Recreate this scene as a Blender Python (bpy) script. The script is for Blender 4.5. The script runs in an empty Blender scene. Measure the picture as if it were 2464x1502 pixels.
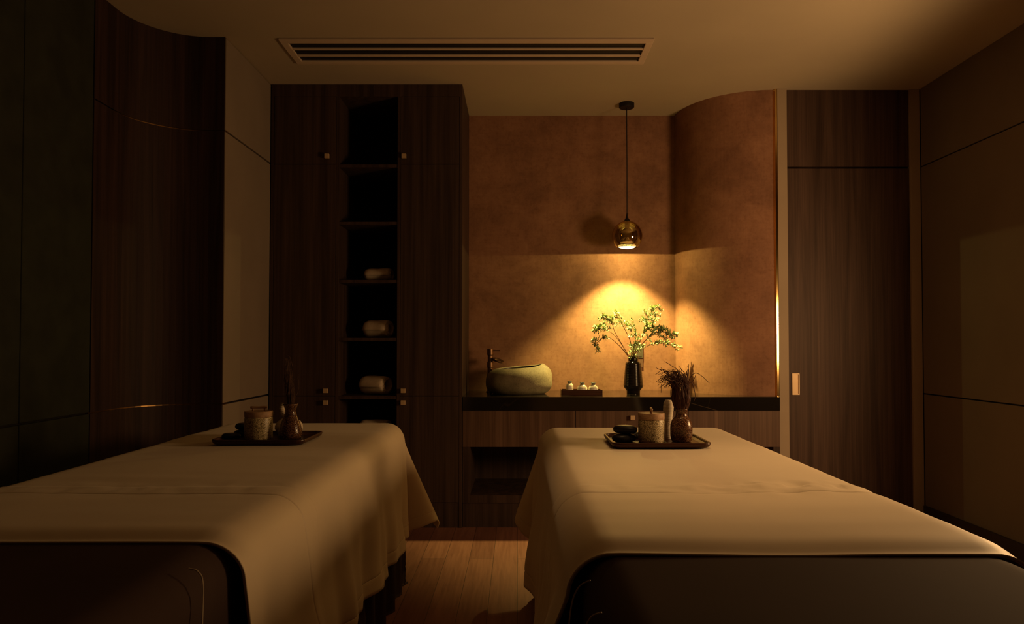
import bpy, bmesh, math, random
from mathutils import Vector, Matrix, noise
R = math.radians
random.seed(7)
SC = bpy.context.scene
COL = SC.collection
PI = math.pi

# ------------------------------------------------------------------ camera
FPX, VX, HY, CH = 1712.0, 1245.0, 828.0, 1.11      # focal length in px, vanishing point, eye height
cd = bpy.data.cameras.new('camera'); cam = bpy.data.objects.new('camera', cd); COL.objects.link(cam)
cd.sensor_fit = 'HORIZONTAL'; cd.sensor_width = 36; cd.lens = 36 * FPX / 2464
pitch = FPX / 78000.0
cam.location = (0, 0, CH); cam.rotation_euler = (PI / 2 + math.atan(pitch), 0, 0)
cd.shift_x = -(VX - 1232) / 2464; cd.shift_y = (HY - 751 - FPX * pitch) / 2464
cd.clip_start = 0.05
SC.camera = cam
SC.view_settings.view_transform = 'Standard'; SC.view_settings.look = 'None'
SC.view_settings.gamma = 1; SC.view_settings.exposure = 0.0; SC.view_settings.use_curve_mapping = False
SC.cycles.use_denoising = True
SC.cycles.max_bounces = 10; SC.cycles.diffuse_bounces = 6
SC.cycles.sample_clamp_indirect = 3.0
w = bpy.data.worlds.new('world'); SC.world = w; w.use_nodes = True
w.node_tree.nodes['Background'].inputs[0].default_value = (1, .6, .3, 1)
w.node_tree.nodes['Background'].inputs[1].default_value = 0.0

# ------------------------------------------------------------------ lights of the room, and one added fill
def spot(name, loc, target, half, blend, power, col, radius):
    l = bpy.data.lights.new(name, 'SPOT'); l.energy = power; l.color = col
    l.spot_size = R(half * 2); l.spot_blend = blend; l.shadow_soft_size = radius
    o = bpy.data.objects.new(name, l); COL.objects.link(o); o.location = loc
    o.rotation_euler = (Vector(target) - Vector(loc)).to_track_quat('-Z', 'Y').to_euler()
    return o
WARM = (1.0, .578, .238)
AMB = (1.0, .74, .20)
LAMP = Vector((.722, 4.67, 1.745))                 # plane of the pendant's opening
# shaded wall lamp beside the right bed, out of the picture: it throws its light across the room
spot('wall_lamp', (2.10, 2.50, 1.21), (1.10, 2.72, 1.20), 86, .30, 82, WARM, .26)
spot('bed_fill_spot', (.62, 2.1, 2.68), (.58, 2.05, .74), 24, 1.0, 50, WARM, .10)  # soft fill added overhead to brighten the right bed, no fixture behind it
spot('pendant_beam', LAMP + Vector((0, 0, .026)), LAMP + Vector((0, 0, -1)), 50, .5, 255, AMB, .022)
spot('pendant_spill', LAMP + Vector((0, .058, -.007)), LAMP + Vector((0, .058, -1)), 89.5, .02, 6.0, AMB, .004)

# ------------------------------------------------------------------ materials
def mat(name, col, rough=.6, metal=0.0, spec=.5, **kw):
    m = bpy.data.materials.new(name); m.use_nodes = True
    nt = m.node_tree; b = nt.nodes['Principled BSDF']
    b.inputs['Base Color'].default_value = (*col, 1); b.inputs['Roughness'].default_value = rough
    b.inputs['Metallic'].default_value = metal; b.inputs['Specular IOR Level'].default_value = spec
    for k, v in kw.items():
        b.inputs[k].default_value = v
    return m, nt, b
def N(nt, t, **kw):
    n = nt.nodes.new(t)
    for k, v in kw.items():
        if k in n.inputs: n.inputs[k].default_value = v
        else: setattr(n, k, v)
    return n
def coords(nt, scale=(1, 1, 1), rot=(0, 0, 0), world=True):
    if world:
        c = nt.nodes.new('ShaderNodeNewGeometry').outputs['Position']
    else:
        c = nt.nodes.new('ShaderNodeTexCoord').outputs['Object']
    mp = N(nt, 'ShaderNodeMapping'); mp.inputs['Scale'].default_value = scale; mp.inputs['Rotation'].default_value = rot
    nt.links.new(c, mp.inputs[0]); return mp.outputs[0]
def ramp(nt, fac, stops):
    r = nt.nodes.new('ShaderNodeValToRGB'); e = r.color_ramp.elements
    while len(e) < len(stops): e.new(.5)
    for i, (p, c) in enumerate(stops):
        e[i].position = p; e[i].color = (*c, 1)
    nt.links.new(fac, r.inputs[0]); return r.outputs[0]
def noisy(nt, vec, scale, detail=4, rough=.55, dist=0):
    n = N(nt, 'ShaderNodeTexNoise'); n.inputs['Scale'].default_value = scale; n.inputs['Detail'].default_value = detail
    n.inputs['Roughness'].default_value = rough; n.inputs['Distortion'].default_value = dist
    nt.links.new(vec, n.inputs['Vector']); return n.outputs['Fac']
def bump(nt, b, h, strength, dist=.002):
    n = N(nt, 'ShaderNodeBump'); n.inputs['Strength'].default_value = strength; n.inputs['Distance'].default_value = dist
    nt.links.new(h, n.inputs['Height']); nt.links.new(n.outputs[0], b.inputs['Normal'])
def mul(nt, a, b_, f=1.0):
    m = nt.nodes.new('ShaderNodeMix'); m.data_type = 'RGBA'; m.blend_type = 'MULTIPLY'; m.inputs[0].default_value = f
    nt.links.new(a, m.inputs[6]); nt.links.new(b_, m.inputs[7]); return m.outputs[2]

def wood(name, dark, light, rough=.45, world=True, axis='z', sc=1.0):
    m, nt, b = mat(name, light, rough, spec=.25)
    s = {'z': (16, 16, .55), 'y': (16, .6, 16), 'x': (.6, 16, 16)}[axis]
    v = coords(nt, tuple(k * sc for k in s), world=world)
    n1 = noisy(nt, v, 1.3, 5, .6, .6)
    v2 = coords(nt, tuple(k * sc * (5 if k > 1 else 1.6) for k in s), world=world)
    n2 = noisy(nt, v2, 1.5, 3, .6)
    c1 = ramp(nt, n1, [(.34, dark), (.52, tuple((a + c) / 2 for a, c in zip(dark, light))), (.7, light)])
    c2 = ramp(nt, n2, [(.3, (.72, .7, .68)), (.62, (1, 1, 1))])
    nt.links.new(mul(nt, c1, c2), b.inputs['Base Color'])
    bump(nt, b, n2, .12, .001)
    return m
M = {}
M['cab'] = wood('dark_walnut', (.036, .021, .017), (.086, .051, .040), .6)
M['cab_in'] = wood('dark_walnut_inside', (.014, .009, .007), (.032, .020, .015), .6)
M['drawer'] = wood('walnut_front', (.095, .054, .038), (.175, .105, .074), .5)
M['doorw'] = wood('walnut_door', (.050, .028, .022), (.110, .065, .050), .55)
M['curve'] = wood('curved_walnut', (.022, .0105, .009), (.060, .030, .025), .62)
M['traywood'] = wood('tray_walnut', (.035, .014, .008), (.10, .040, .022), .35, world=False, axis='x', sc=2)
M['lid'] = wood('bamboo_lid', (.44, .27, .16), (.58, .37, .22), .5, world=False, axis='x', sc=1.2)

def stucco():
    m, nt, b = mat('ochre_stucco', (.4, .2, .08), .75, spec=.25)
    v = coords(nt)
    big = noisy(nt, v, 3.2, 5, .65, .3)
    c1 = ramp(nt, big, [(.3, (.20, .098, .060)), (.5, (.275, .138, .083)), (.7, (.35, .180, .108))])
    vh = coords(nt, (6, 6, 60)); vv = coords(nt, (60, 60, 6))
    h = noisy(nt, vh, 1.4, 4, .6); k = noisy(nt, vv, 1.4, 4, .6)
    mm = N(nt, 'ShaderNodeMath', operation='ADD'); nt.links.new(h, mm.inputs[0]); nt.links.new(k, mm.inputs[1])
    m2 = N(nt, 'ShaderNodeMath', operation='MULTIPLY'); m2.inputs[1].default_value = .5; nt.links.new(mm.outputs[0], m2.inputs[0])
    c2 = ramp(nt, m2.outputs[0], [(.36, (.93, .92, .91)), (.60, (1.02, 1.02, 1.02))])
    f = noisy(nt, v, 55, 5, .7)
    c3 = ramp(nt, f, [(.34, (.86, .83, .8)), (.50, (1, 1, 1))])
    md = noisy(nt, v, 13, 4, .6, .4)
    c4 = ramp(nt, md, [(.34, (.92, .90, .88)), (.56, (1.02, 1.02, 1.02))])
    nt.links.new(mul(nt, mul(nt, mul(nt, c1, c2), c3), c4), b.inputs['Base Color'])
    bump(nt, b, f, .2, .001)
    return m
M['stucco'] = stucco()

def plain(name, col, rough=.8, var=.08, scale=6, spec=.3, bumpy=0, metal=0.0, **kw):
    m, nt, b = mat(name, col, rough, metal, spec, **kw)
    v = coords(nt)
    n = noisy(nt, v, scale, 4)
    c = ramp(nt, n, [(.35, tuple(x * (1 - var) for x in col)), (.65, tuple(x * (1 + var) for x in col))])
    nt.links.new(c, b.inputs['Base Color'])
    if bumpy: bump(nt, b, noisy(nt, v, scale * 40, 2), bumpy, .0006)
    return m
M['ceil'] = plain('ceiling_paint', (.46, .385, .285), .9, .03, 2)
M['beige'] = plain('beige_panel', (.27, .215, .17), .7, .05, 3)
M['greige'] = plain('taupe_panel', (.19, .15, .115), .7, .06, 2)
M['column'] = plain('column_paint', (.36, .28, .205), .75, .05, 3)
M['green'] = plain('green_fabric', (.024, .026, .017), .9, .18, 9, bumpy=.2)
M['rear'] = plain('rear_wall_paint', (.10, .07, .05), .9, .05, 2)
M['gap'] = plain('joint_dark', (.012, .008, .006), .7)
M['brass_line'] = plain('brass_inlay', (.42, .25, .10), .3, metal=1.0)
M['brass'] = plain('satin_brass', (.66, .48, .30), .45, metal=.35)
M['mirror'] = plain('polished_gold_trim', (.80, .55, .22), .12, metal=1.0)
M['bronze'] = plain('aged_bronze', (.20, .12, .07), .32, metal=.9)
M['black'] = plain('black_metal', (.012, .010, .009), .5)
M['vent'] = plain('vent_paint', (.58, .46, .36), .55, .03)
M['base'] = plain('baseboard_dark', (.045, .028, .020), .5)
M['cover'] = plain('satin_cover', (.66, .54, .385), .55, .03, 3, spec=.35, bumpy=.05)
M['cover'].node_tree.nodes['Principled BSDF'].inputs['Sheen Weight'].default_value = .15
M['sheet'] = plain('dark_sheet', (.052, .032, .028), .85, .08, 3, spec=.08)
M['stitch'] = plain('pale_stitch', (.45, .36, .26), .6)
M['pad'] = plain('bed_vinyl', (.03, .02, .016), .5)
M['towel'] = plain('cotton_towel', (.66, .54, .42), .95, .06, 60, bumpy=.6)
M['cloth_white'] = plain('compress_cotton', (.72, .62, .50), .9, .05, 80, bumpy=.5)
M['white'] = plain('white_porcelain', (.82, .76, .66), .25, .02)
M['grey_glaze'] = plain('grey_glaze', (.22, .22, .19), .3, .05)
M['pebble'] = plain('black_basalt', (.012, .010, .009), .42, .2, 30)
M['vaseblack'] = plain('black_glaze', (.012, .009, .008), .17, spec=.6)
M['twig'] = plain('dried_twig', (.085, .033, .022), .6, .25, 60)
M['twig_pale'] = plain('dry_root', (.12, .062, .042), .7, .25, 60)
M['stem'] = plain('branch_bark', (.14, .065, .03), .6, .2, 60)
M['plate'] = plain('socket_plate', (.085, .075, .05), .35)
M['plate_dark'] = plain('socket_box', (.13, .07, .045), .5)

def floor_mat():
    m, nt, b = mat('oak_planks', (.2, .1, .06), .42, spec=.4)
    v = coords(nt, rot=(0, 0, R(90)))
    br = N(nt, 'ShaderNodeTexBrick'); br.offset = .37; br.inputs['Scale'].default_value = 1
    br.inputs['Brick Width'].default_value = 1.1; br.inputs['Row Height'].default_value = .124
    br.inputs['Mortar Size'].default_value = .0012; br.inputs['Mortar Smooth'].default_value = .1
    br.inputs['Color1'].default_value = (.21, .092, .066, 1); br.inputs['Color2'].default_value = (.275, .125, .09, 1)
    br.inputs['Mortar'].default_value = (.07, .04, .03, 1); nt.links.new(v, br.inputs['Vector'])
    g = noisy(nt, coords(nt, (30, 1.6, 1)), 2, 6, .65, .5)
    c = ramp(nt, g, [(.32, (.72, .68, .66)), (.6, (1, 1, 1))])
    nt.links.new(mul(nt, br.outputs['Color'], c), b.inputs['Base Color'])
    bump(nt, b, g, .15, .001); return m
M['floor'] = floor_mat()

def marble():
    m, nt, b = mat('black_marble', (.01, .008, .007), .09, spec=.55)
    v = coords(nt, rot=(0, R(20), R(28)))
    n = noisy(nt, v, 1.1, 3, .5, .8)
    a = N(nt, 'ShaderNodeMath', operation='SUBTRACT'); a.inputs[1].default_value = .5; nt.links.new(n, a.inputs[0])
    q = N(nt, 'ShaderNodeMath', operation='ABSOLUTE'); nt.links.new(a.outputs[0], q.inputs[0])
    c = ramp(nt, q.outputs[0], [(0, (.018, .014, .011)), (.003, (.010, .008, .007))])
    # one long pale vein running down across the right end of the slab
    sp = N(nt, 'ShaderNodeSeparateXYZ'); nt.links.new(coords(nt), sp.inputs[0])
    def mth(op, a_, b_):
        k = N(nt, 'ShaderNodeMath', operation=op)
        for i, x in enumerate((a_, b_)):
            if isinstance(x, (int, float)): k.inputs[i].default_value = x
            else: nt.links.new(x, k.inputs[i])
        return k.outputs[0]
    line = mth('ADD', sp.outputs['Z'], mth('MULTIPLY', sp.outputs['X'], .27))
    line = mth('ADD', line, mth('MULTIPLY', noisy(nt, coords(nt), 9, 3), .012))
    dist = mth('ABSOLUTE', mth('SUBTRACT', line, 1.040), 0)
    veil = mth('MULTIPLY', mth('LESS_THAN', dist, .0018), mth('GREATER_THAN', sp.outputs['X'], 1.0))
    mm = N(nt, 'ShaderNodeMix', data_type='RGBA'); nt.links.new(veil, mm.inputs[0]); nt.links.new(c, mm.inputs[6]); mm.inputs[7].default_value = (.06, .042, .03, 1)
    nt.links.new(mm.outputs[2], b.inputs['Base Color']); return m
M['marble'] = marble()

def stone():
    m, nt, b = mat('river_stone', (.3, .24, .15), .75, spec=.3)
    v = coords(nt, world=False)
    n = noisy(nt, v, 9, 6, .6); f = noisy(nt, v, 160, 3, .6)
    c1 = ramp(nt, n, [(.35, (.15, .125, .080)), (.65, (.27, .225, .15))])
    c2 = ramp(nt, f, [(.36, (.75, .72, .68)), (.48, (1, 1, 1))])
    nt.links.new(mul(nt, c1, c2), b.inputs['Base Color'])
    ad = N(nt, 'ShaderNodeMath', operation='ADD'); nt.links.new(n, ad.inputs[0]); nt.links.new(f, ad.inputs[1])
    bump(nt, b, ad.outputs[0], .22, .003); return m
M['stone'] = stone()
M['basin'] = plain('polished_stone_basin', (.05, .038, .026), .3, .15, 20)

def crackle(name, line, cell, scale, rough, wdt, world=False):
    m, nt, b = mat(name, cell, rough, spec=.5)
    v = coords(nt, world=world)
    vo = N(nt, 'ShaderNodeTexVoronoi', feature='DISTANCE_TO_EDGE'); vo.inputs['Scale'].default_value = scale
    dn = N(nt, 'ShaderNodeTexNoise'); dn.inputs['Scale'].default_value = scale * .8
    nt.links.new(v, dn.inputs['Vector'])
    mx = N(nt, 'ShaderNodeMix', data_type='RGBA', blend_type='LINEAR_LIGHT'); mx.inputs[0].default_value = .0025
    nt.links.new(v, mx.inputs[6]); nt.links.new(dn.outputs['Color'], mx.inputs[7]); nt.links.new(mx.outputs[2], vo.inputs['Vector'])
    c = ramp(nt, vo.outputs['Distance'], [(wdt, line), (wdt * 2.2, cell)])
    nt.links.new(c, b.inputs['Base Color'])
    bump(nt, b, vo.outputs['Distance'], .4, .001); return m
M['goldcrackle'] = crackle('gold_crackle', (.12, .08, .025), (.66, .54, .32), 190, .35, .055)
M['brownglaze'] = crackle('speckled_brown_glaze', (.05, .018, .010), (.42, .23, .12), 270, .14, .14)

def leafmat():
    m, nt, b = mat('eucalyptus_leaf', (.3, .33, .1), .45, spec=.4)
    oi = N(nt, 'ShaderNodeNewGeometry')
    c = ramp(nt, oi.outputs['Random Per Island'], [(0, (.10, .17, .05)), (.35, (.28, .38, .14)), (1, (.60, .66, .36))])
    nt.links.new(c, b.inputs['Base Color'])
    b.inputs['Transmission Weight'].default_value = 0.0
    return m
M['leaf'] = leafmat()

def glassmat():
    m = bpy.data.materials.new('smoked_gold_glass'); m.use_nodes = True; nt = m.node_tree; nt.nodes.clear()
    o = nt.nodes.new('ShaderNodeOutputMaterial')
    t = N(nt, 'ShaderNodeBsdfTransparent'); t.inputs[0].default_value = (.55, .44, .18, 1)
    g = N(nt, 'ShaderNodeBsdfGlossy'); g.inputs['Color'].default_value = (.86, .74, .42, 1); g.inputs['Roughness'].default_value = .03
    lw = N(nt, 'ShaderNodeLayerWeight'); lw.inputs[0].default_value = .35
    mr = N(nt, 'ShaderNodeMapRange'); mr.inputs[3].default_value = .38; mr.inputs[4].default_value = .85
    nt.links.new(lw.outputs['Facing'], mr.inputs[0])
    mx = nt.nodes.new('ShaderNodeMixShader'); nt.links.new(mr.outputs[0], mx.inputs[0])
    nt.links.new(t.outputs[0], mx.inputs[1]); nt.links.new(g.outputs[0], mx.inputs[2]); nt.links.new(mx.outputs[0], o.inputs[0])
    return m
M['glass'] = glassmat()
def bulbmat():
    m = bpy.data.materials.new('lamp_diffuser'); m.use_nodes = True; nt = m.node_tree; nt.nodes.clear()
    o = nt.nodes.new('ShaderNodeOutputMaterial')
    t = N(nt, 'ShaderNodeBsdfTransparent'); e = N(nt, 'ShaderNodeEmission')
    e.inputs[0].default_value = (1, .85, .52, 1); e.inputs[1].default_value = 4.5
    mx = nt.nodes.new('ShaderNodeMixShader'); mx.inputs[0].default_value = .35
    nt.links.new(t.outputs[0], mx.inputs[1]); nt.links.new(e.outputs[0], mx.inputs[2]); nt.links.new(mx.outputs[0], o.inputs[0])
    return m
M['bulb'] = bulbmat()

# ------------------------------------------------------------------ helpers
def base_of(o):
    v = Vector((0, 0, 0))
    while o: v += o.location; o = o.parent
    return v
def obj(name, bm, m, parent=None, smooth=False, bevel=0, seg=2, local=False, origin=None):
    """one mesh object; geometry is given in room coordinates unless local"""
    me = bpy.data.meshes.new(name)
    bmesh.ops.recalc_face_normals(bm, faces=bm.faces[:]) if smooth != 'keep' else None
    o = bpy.data.objects.new(name, me)
    if parent is None and not local:
        if origin is None:
            if bm.verts:
                xs = [v.co.x for v in bm.verts]; ys = [v.co.y for v in bm.verts]; zs = [v.co.z for v in bm.verts]
                origin = Vector(((min(xs) + max(xs)) / 2, (min(ys) + max(ys)) / 2, min(zs)))
        origin = Vector(origin)
        bmesh.ops.translate(bm, verts=bm.verts[:], vec=-origin); o.location = origin
    elif parent is not None and not local:
        bmesh.ops.translate(bm, verts=bm.verts[:], vec=-base_of(parent))
    bm.to_mesh(me); bm.free()
    if m: me.materials.append(M[m])
    if smooth:
        for p in me.polygons: p.use_smooth = True
    COL.objects.link(o)
    if parent: o.parent = parent
    if bevel:
        b = o.modifiers.new('bevel', 'BEVEL'); b.width = bevel; b.segments = seg; b.limit_method = 'ANGLE'; b.angle_limit = R(40)
    return o
def tag(o, label, cat, group=None, kind=None):
    o['label'] = label; o['category'] = cat
    if group: o['group'] = group
    if kind: o['kind'] = kind
    return o
def thing(name, label, cat, loc, group=None, rz=0):
    o = bpy.data.objects.new(name, None); COL.objects.link(o); o.location = loc; o.rotation_euler = (0, 0, rz)
    o.empty_display_size = .05
    return tag(o, label, cat, group)
def struct(name, bm, m, **kw):
    o = obj(name, bm, m, **kw); o['kind'] = 'structure'; return o
def B(): return bmesh.new()
def bx(bm, x0, x1, y0, y1, z0, z1):
    g = bmesh.ops.create_cube(bm, size=1)['verts']
    for v in g:
        v.co = Vector((x0 + (x1 - x0) * (v.co.x + .5), y0 + (y1 - y0) * (v.co.y + .5), z0 + (z1 - z0) * (v.co.z + .5)))
    return bm
def box(*a): return bx(B(), *a)
def prism(bm, pts, z0, z1):
    a = [bm.verts.new((x, y, z0)) for x, y in pts]; c = [bm.verts.new((x, y, z1)) for x, y in pts]; n = len(pts)
    bm.faces.new(a[::-1]); bm.faces.new(c)
    for i in range(n): bm.faces.new((a[i], a[(i + 1) % n], c[(i + 1) % n], c[i]))
    return bm
def ribbon(bm, path, thick, z0, z1, side=1):
    """a wall that follows path, its body lying on one side of it"""
    out = []
    for i, p in enumerate(path):
        a = Vector(path[max(0, i - 1)]); b = Vector(path[min(len(path) - 1, i + 1)])
        t = (b - a).normalized(); n = Vector((-t.y, t.x)) * side
        out.append(tuple(Vector(p) + n * thick))
    n = len(path)
    rows = [[bm.verts.new((*p, z)) for p in pp] for pp, z in ((path, z0), (path, z1), (out, z1), (out, z0))]
    for k in range(4):
        r0, r1 = rows[k], rows[(k + 1) % 4]
        for i in range(n - 1): bm.faces.new((r0[i], r0[i + 1], r1[i + 1], r1[i]))
    bm.faces.new([rows[k][0] for k in range(4)]); bm.faces.new([rows[k][-1] for k in range(4)][::-1])
    return bm
def lathe(bm, prof, c=(0, 0, 0), seg=40, fn=None):
    rings = []
    for r, z in prof:
        if r < 1e-6: rings.append([bm.verts.new((c[0], c[1], c[2] + z))]); continue
        ring = []
        for k in range(seg):
            a = 2 * PI * k / seg; p = Vector((r * math.cos(a), r * math.sin(a), z))
            if fn: p = fn(p, a)
            ring.append(bm.verts.new(p + Vector(c)))
        rings.append(ring)
    for a, b in zip(rings, rings[1:]):
        if len(a) == 1 and len(b) == 1: continue
        for k in range(seg):
            k2 = (k + 1) % seg
            if len(a) == 1: bm.faces.new((a[0], b[k2], b[k]))
            elif len(b) == 1: bm.faces.new((a[k], a[k2], b[0]))
            else: bm.faces.new((a[k], a[k2], b[k2], b[k]))
    return bm
def tube(bm, pts, rad, seg=8, cap=True):
    pts = [Vector(p) for p in pts]; n = len(pts)
    if not hasattr(rad, '__len__'): rad = [rad] * n
    up = None; rings = []
    for i, p in enumerate(pts):
        t = (pts[min(i + 1, n - 1)] - pts[max(i - 1, 0)]).normalized()
        if up is None: up = t.orthogonal().normalized()
        up = (up - t * up.dot(t)); up = up.normalized() if up.length > 1e-5 else t.orthogonal().normalized()
        s = t.cross(up)
        rings.append([bm.verts.new(p + (up * math.cos(2 * PI * k / seg) + s * math.sin(2 * PI * k / seg)) * rad[i]) for k in range(seg)])
    for a, b in zip(rings, rings[1:]):
        for k in range(seg): bm.faces.new((a[k], a[(k + 1) % seg], b[(k + 1) % seg], b[k]))
    if cap: bm.faces.new(rings[0][::-1]); bm.faces.new(rings[-1])
    return bm
def smoothpath(pts, n=8):
    pts = [Vector(p) for p in pts]; P = [pts[0] * 2 - pts[1]] + pts + [pts[-1] * 2 - pts[-2]]; out = []
    for i in range(1, len(P) - 2):
        for k in range(n):
            t = k / n; a, b, c, d = P[i - 1:i + 3]
            out.append(.5 * ((2 * b) + (c - a) * t + (2 * a - 5 * b + 4 * c - d) * t * t + (3 * b - a - 3 * c + d) * t ** 3))
    out.append(pts[-1]); return out
def rrect(x0, x1, y0, y1, r, n=6):
    out = []
    for cx, cy, a0 in ((x1 - r, y1 - r, 0), (x0 + r, y1 - r, 90), (x0 + r, y0 + r, 180), (x1 - r, y0 + r, 270)):
        for k in range(n + 1):
            a = R(a0 + 90 * k / n); out.append((cx + r * math.cos(a), cy + r * math.sin(a)))
    return out
def dup(o, loc=None, rz=None, label=None):
    c = o.copy(); COL.objects.link(c)
    if loc is not None: c.location = loc
    if rz is not None: c.rotation_euler = (0, 0, rz)
    if label: c['label'] = label
    for ch in [k for k in o.children]:
        d = ch.copy(); COL.objects.link(d); d.parent = c
        for g in [k for k in ch.children]:
            e = g.copy(); COL.objects.link(e); e.parent = d
    return c
def at(px, py, D):                                     # a measured picture point as a place in the room
    return Vector(((px - VX) * D / FPX, D, CH + (HY - py) * D / FPX))

# ------------------------------------------------------------------ the room
H = 2.70
Y0, YB, YF = -1.6, 4.92, 4.32
XL, XR = -1.90, 2.51
GZ1, GZ2 = .803, 2.212                                  # heights of the two wall joints
struct('floor', box(XL - .1, XR + .1, Y0 - .1, YB + .1, -.05, 0), 'floor')
struct('ceiling', box(XL - .1, XR + .1, Y0 - .1, YB + .1, H, H + .08), 'ceil')
struct('wall_rear', box(XL - .1, XR + .1, Y0 - .1, Y0, 0, H), 'rear')
# left wall with its green fabric panels
wl = struct('wall_left', box(XL - .1, XL - .022, Y0, 3.17, 0, H), 'gap')
ys = [3.168, 2.72, 2.27, 1.82, 1.37, .92, .47, .02, -.43, -.88, -1.33, -1.59]
for a, b in zip(ys, ys[1:]):
    for z0, z1 in ((.10, GZ1 - .004), (GZ1 + .004, H)):
        obj('fabric_panel', box(XL - .022, XL, b + .002, a - .002, z0, z1), 'green', wl, bevel=.004)
obj('panel_base', box(XL - .022, XL - .004, Y0, 3.168, 0, .098), 'base', wl)
# curved walnut corner
path = [(XL, 3.172), (XL, 3.26), (XL, 3.34)]
for k in range(1, 17):
    a = R(180 - 90 * k / 16); path.append((-1.59 + .31 * math.cos(a), 3.34 + .31 * math.sin(a)))
path += [(-1.55, 3.65), (-1.513, 3.65)]
core = struct('wall_corner', ribbon(B(), [(x - .005 if i < 3 else x, y) for i, (x, y) in enumerate(
    [(x + (-.006 if i < 10 else 0), y + (.006 if i >= 10 else 0)) for i, (x, y) in enumerate(path)])], .06, 0, H), 'brass_line', smooth=False)
for z0, z1 in ((0, GZ1 - .003), (GZ1 + .003, GZ2 - .003), (GZ2 + .003, H)):
    o = obj('curved_panel', ribbon(B(), path, .0035, z0, z1), 'curve', core)
# beige return between the curve and the tall cabinet
wb = struct('wall_return', box(-1.62, -1.522, 3.71, YB, 0, H), 'gap')
for z0, z1 in ((0, GZ1 - .005), (GZ1 + .005, GZ2 - .005), (GZ2 + .005, H - .006)):
    obj('beige_panel', box(-1.521, -1.508, 3.652, YF - .003, z0, z1), 'beige', wb, bevel=.001)
# back wall of the niche, a convex stucco wall turning off it to the right
struct('wall_back', box(-1.62, 1.10, YB, YB + .1, 0, H), 'stucco')
path = [(1.092, YB)]
cx, cy, rr = 1.605, 4.93, .512
for k in range(0, 33):
    a = R(180 + 90 * k / 32); path.append((cx + rr * math.cos(a) * 1.0, cy + rr * math.sin(a)))
path.append((1.614, cy - rr))
struct('wall_curved', ribbon(B(), path, .05, 0, H), 'stucco', smooth=False)
YD = 4.42
struct('trim_1', prism(B(), [(1.604, YD - .022), (1.6155, YD - .0225), (1.6155, YD + .02), (1.596, YD - .003)], .79, H - .002), 'mirror')
struct('trim_2', box(1.617, 1.676, YD - .024, YD + .1, 0, H), 'column', bevel=.001)
struct('trim_3', box(2.447, 2.508, YD - .015, YD + .1, 0, H), 'column', bevel=.001)
struct('wall_door_side', box(1.60, 2.6, YD + .05, YD + .12, 0, H), 'gap')
d1 = struct('door_1', box(1.680, 2.444, YD, YD + .04, .008, 2.206), 'doorw', bevel=.0015)
struct('door_panel', box(1.680, 2.444, YD, YD + .04, 2.218, H), 'doorw').name = 'trim_4'
# recessed pull
hb = B(); hx0, hx1, hz0, hz1 = 1.702, 1.747, .795, .928
for a in ((hx0, hx0 + .006, hz0, hz1), (hx1 - .006, hx1, hz0, hz1), (hx0 + .006, hx1 - .006, hz1 - .006, hz1), (hx0 + .006, hx1 - .006, hz0, hz0 + .006)):
    bx(hb, a[0], a[1], YD - .010, YD, a[2], a[3])
bx(hb, hx0 + .004, hx1 - .004, YD - .003, YD, hz0 + .004, hz1 - .004)
bx(hb, hx0 + .005, hx0 + .027, YD - .008, YD - .002, hz0 + .005, hz1 - .005)
obj('door_handle', hb, 'brass', d1)
# right wall
wr = struct('wall_right', box(XR + .012, XR + .1, Y0, YD + .1, 0, H), 'gap')
for z0, z1 in ((.0, GZ1 - .004), (GZ1 + .004, GZ2 - .004), (GZ2 + .004, H)):
    obj('taupe_panel', box(XR, XR + .012, Y0, YD - .02, z0, z1), 'greige', wr, bevel=.001)
struct('baseboard_right', box(XR - .018, XR, Y0, YD - .03, 0, .118), 'base', bevel=.002)

# ------------------------------------------------------------------ ceiling air vent
vx0, vx1, vy0, vy1 = -1.243, .712, 3.66, 3.985
vt = thing('ceiling_vent', 'long pale linear air vent with three dark slots in the ceiling', 'air vent', ((vx0 + vx1) / 2, (vy0 + vy1) / 2, H - .012))
fb = B(); f = .038
bx(fb, vx0, vx1, vy0, vy0 + f + .008, H - .012, H); bx(fb, vx0, vx1, vy1 - f, vy1, H - .012, H)
bx(fb, vx0, vx0 + f, vy0 + f + .008, vy1 - f, H - .012, H); bx(fb, vx1 - f, vx1, vy0 + f + .008, vy1 - f, H - .012, H)
obj('vent_frame', fb, 'vent', vt, bevel=.003)
inner0, inner1 = vy0 + f + .008, vy1 - f
sl = (inner1 - inner0 - .040) / 3
for k in (1, 2):
    y = inner0 + sl * k + .020 * (k - 1)
    obj('slat', box(vx0 + f, vx1 - f, y, y + .020, H - .011, H - .002), 'vent', vt, bevel=.002)
obj('duct_backing', box(vx0 + f, vx1 - f, inner0, inner1, H - .0015, H - .0003), 'black', vt)

# ------------------------------------------------------------------ tall cabinet
CX0, CX1 = -1.505, -.336
tc = thing('tall_cabinet', 'tall dark walnut cabinet with open shelves between its doors', 'cabinet', (-.92, 4.6, 0))
SX0, SX1 = at(814, 0, YF).x, at(955, 0, YF).x           # the open shelf column
zt = at(0, 228, YF).z
bk = B()
bx(bk, CX0, CX0 + .018, YF, 4.91, .0, H - .001); bx(bk, CX1 - .018, CX1, YF, 4.91, 0, H - .001)   # sides
bx(bk, SX0 - .018, SX0, YF, 4.91, .15, zt); bx(bk, SX1, SX1 + .018, YF, 4.91, .15, zt)
bx(bk, CX0 + .018, CX1 - .018, YF, 4.91, zt, H - .001)                        # top band
bx(bk, CX0 + .018, CX1 - .018, YF + .006, 4.90, .0, .15)                      # plinth
obj('body', bk, 'cab', tc, bevel=.001)
obj('back_panel', box(CX0 + .018, CX1 - .018, 4.885, 4.905, .15, zt), 'cab_in', tc)
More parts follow.
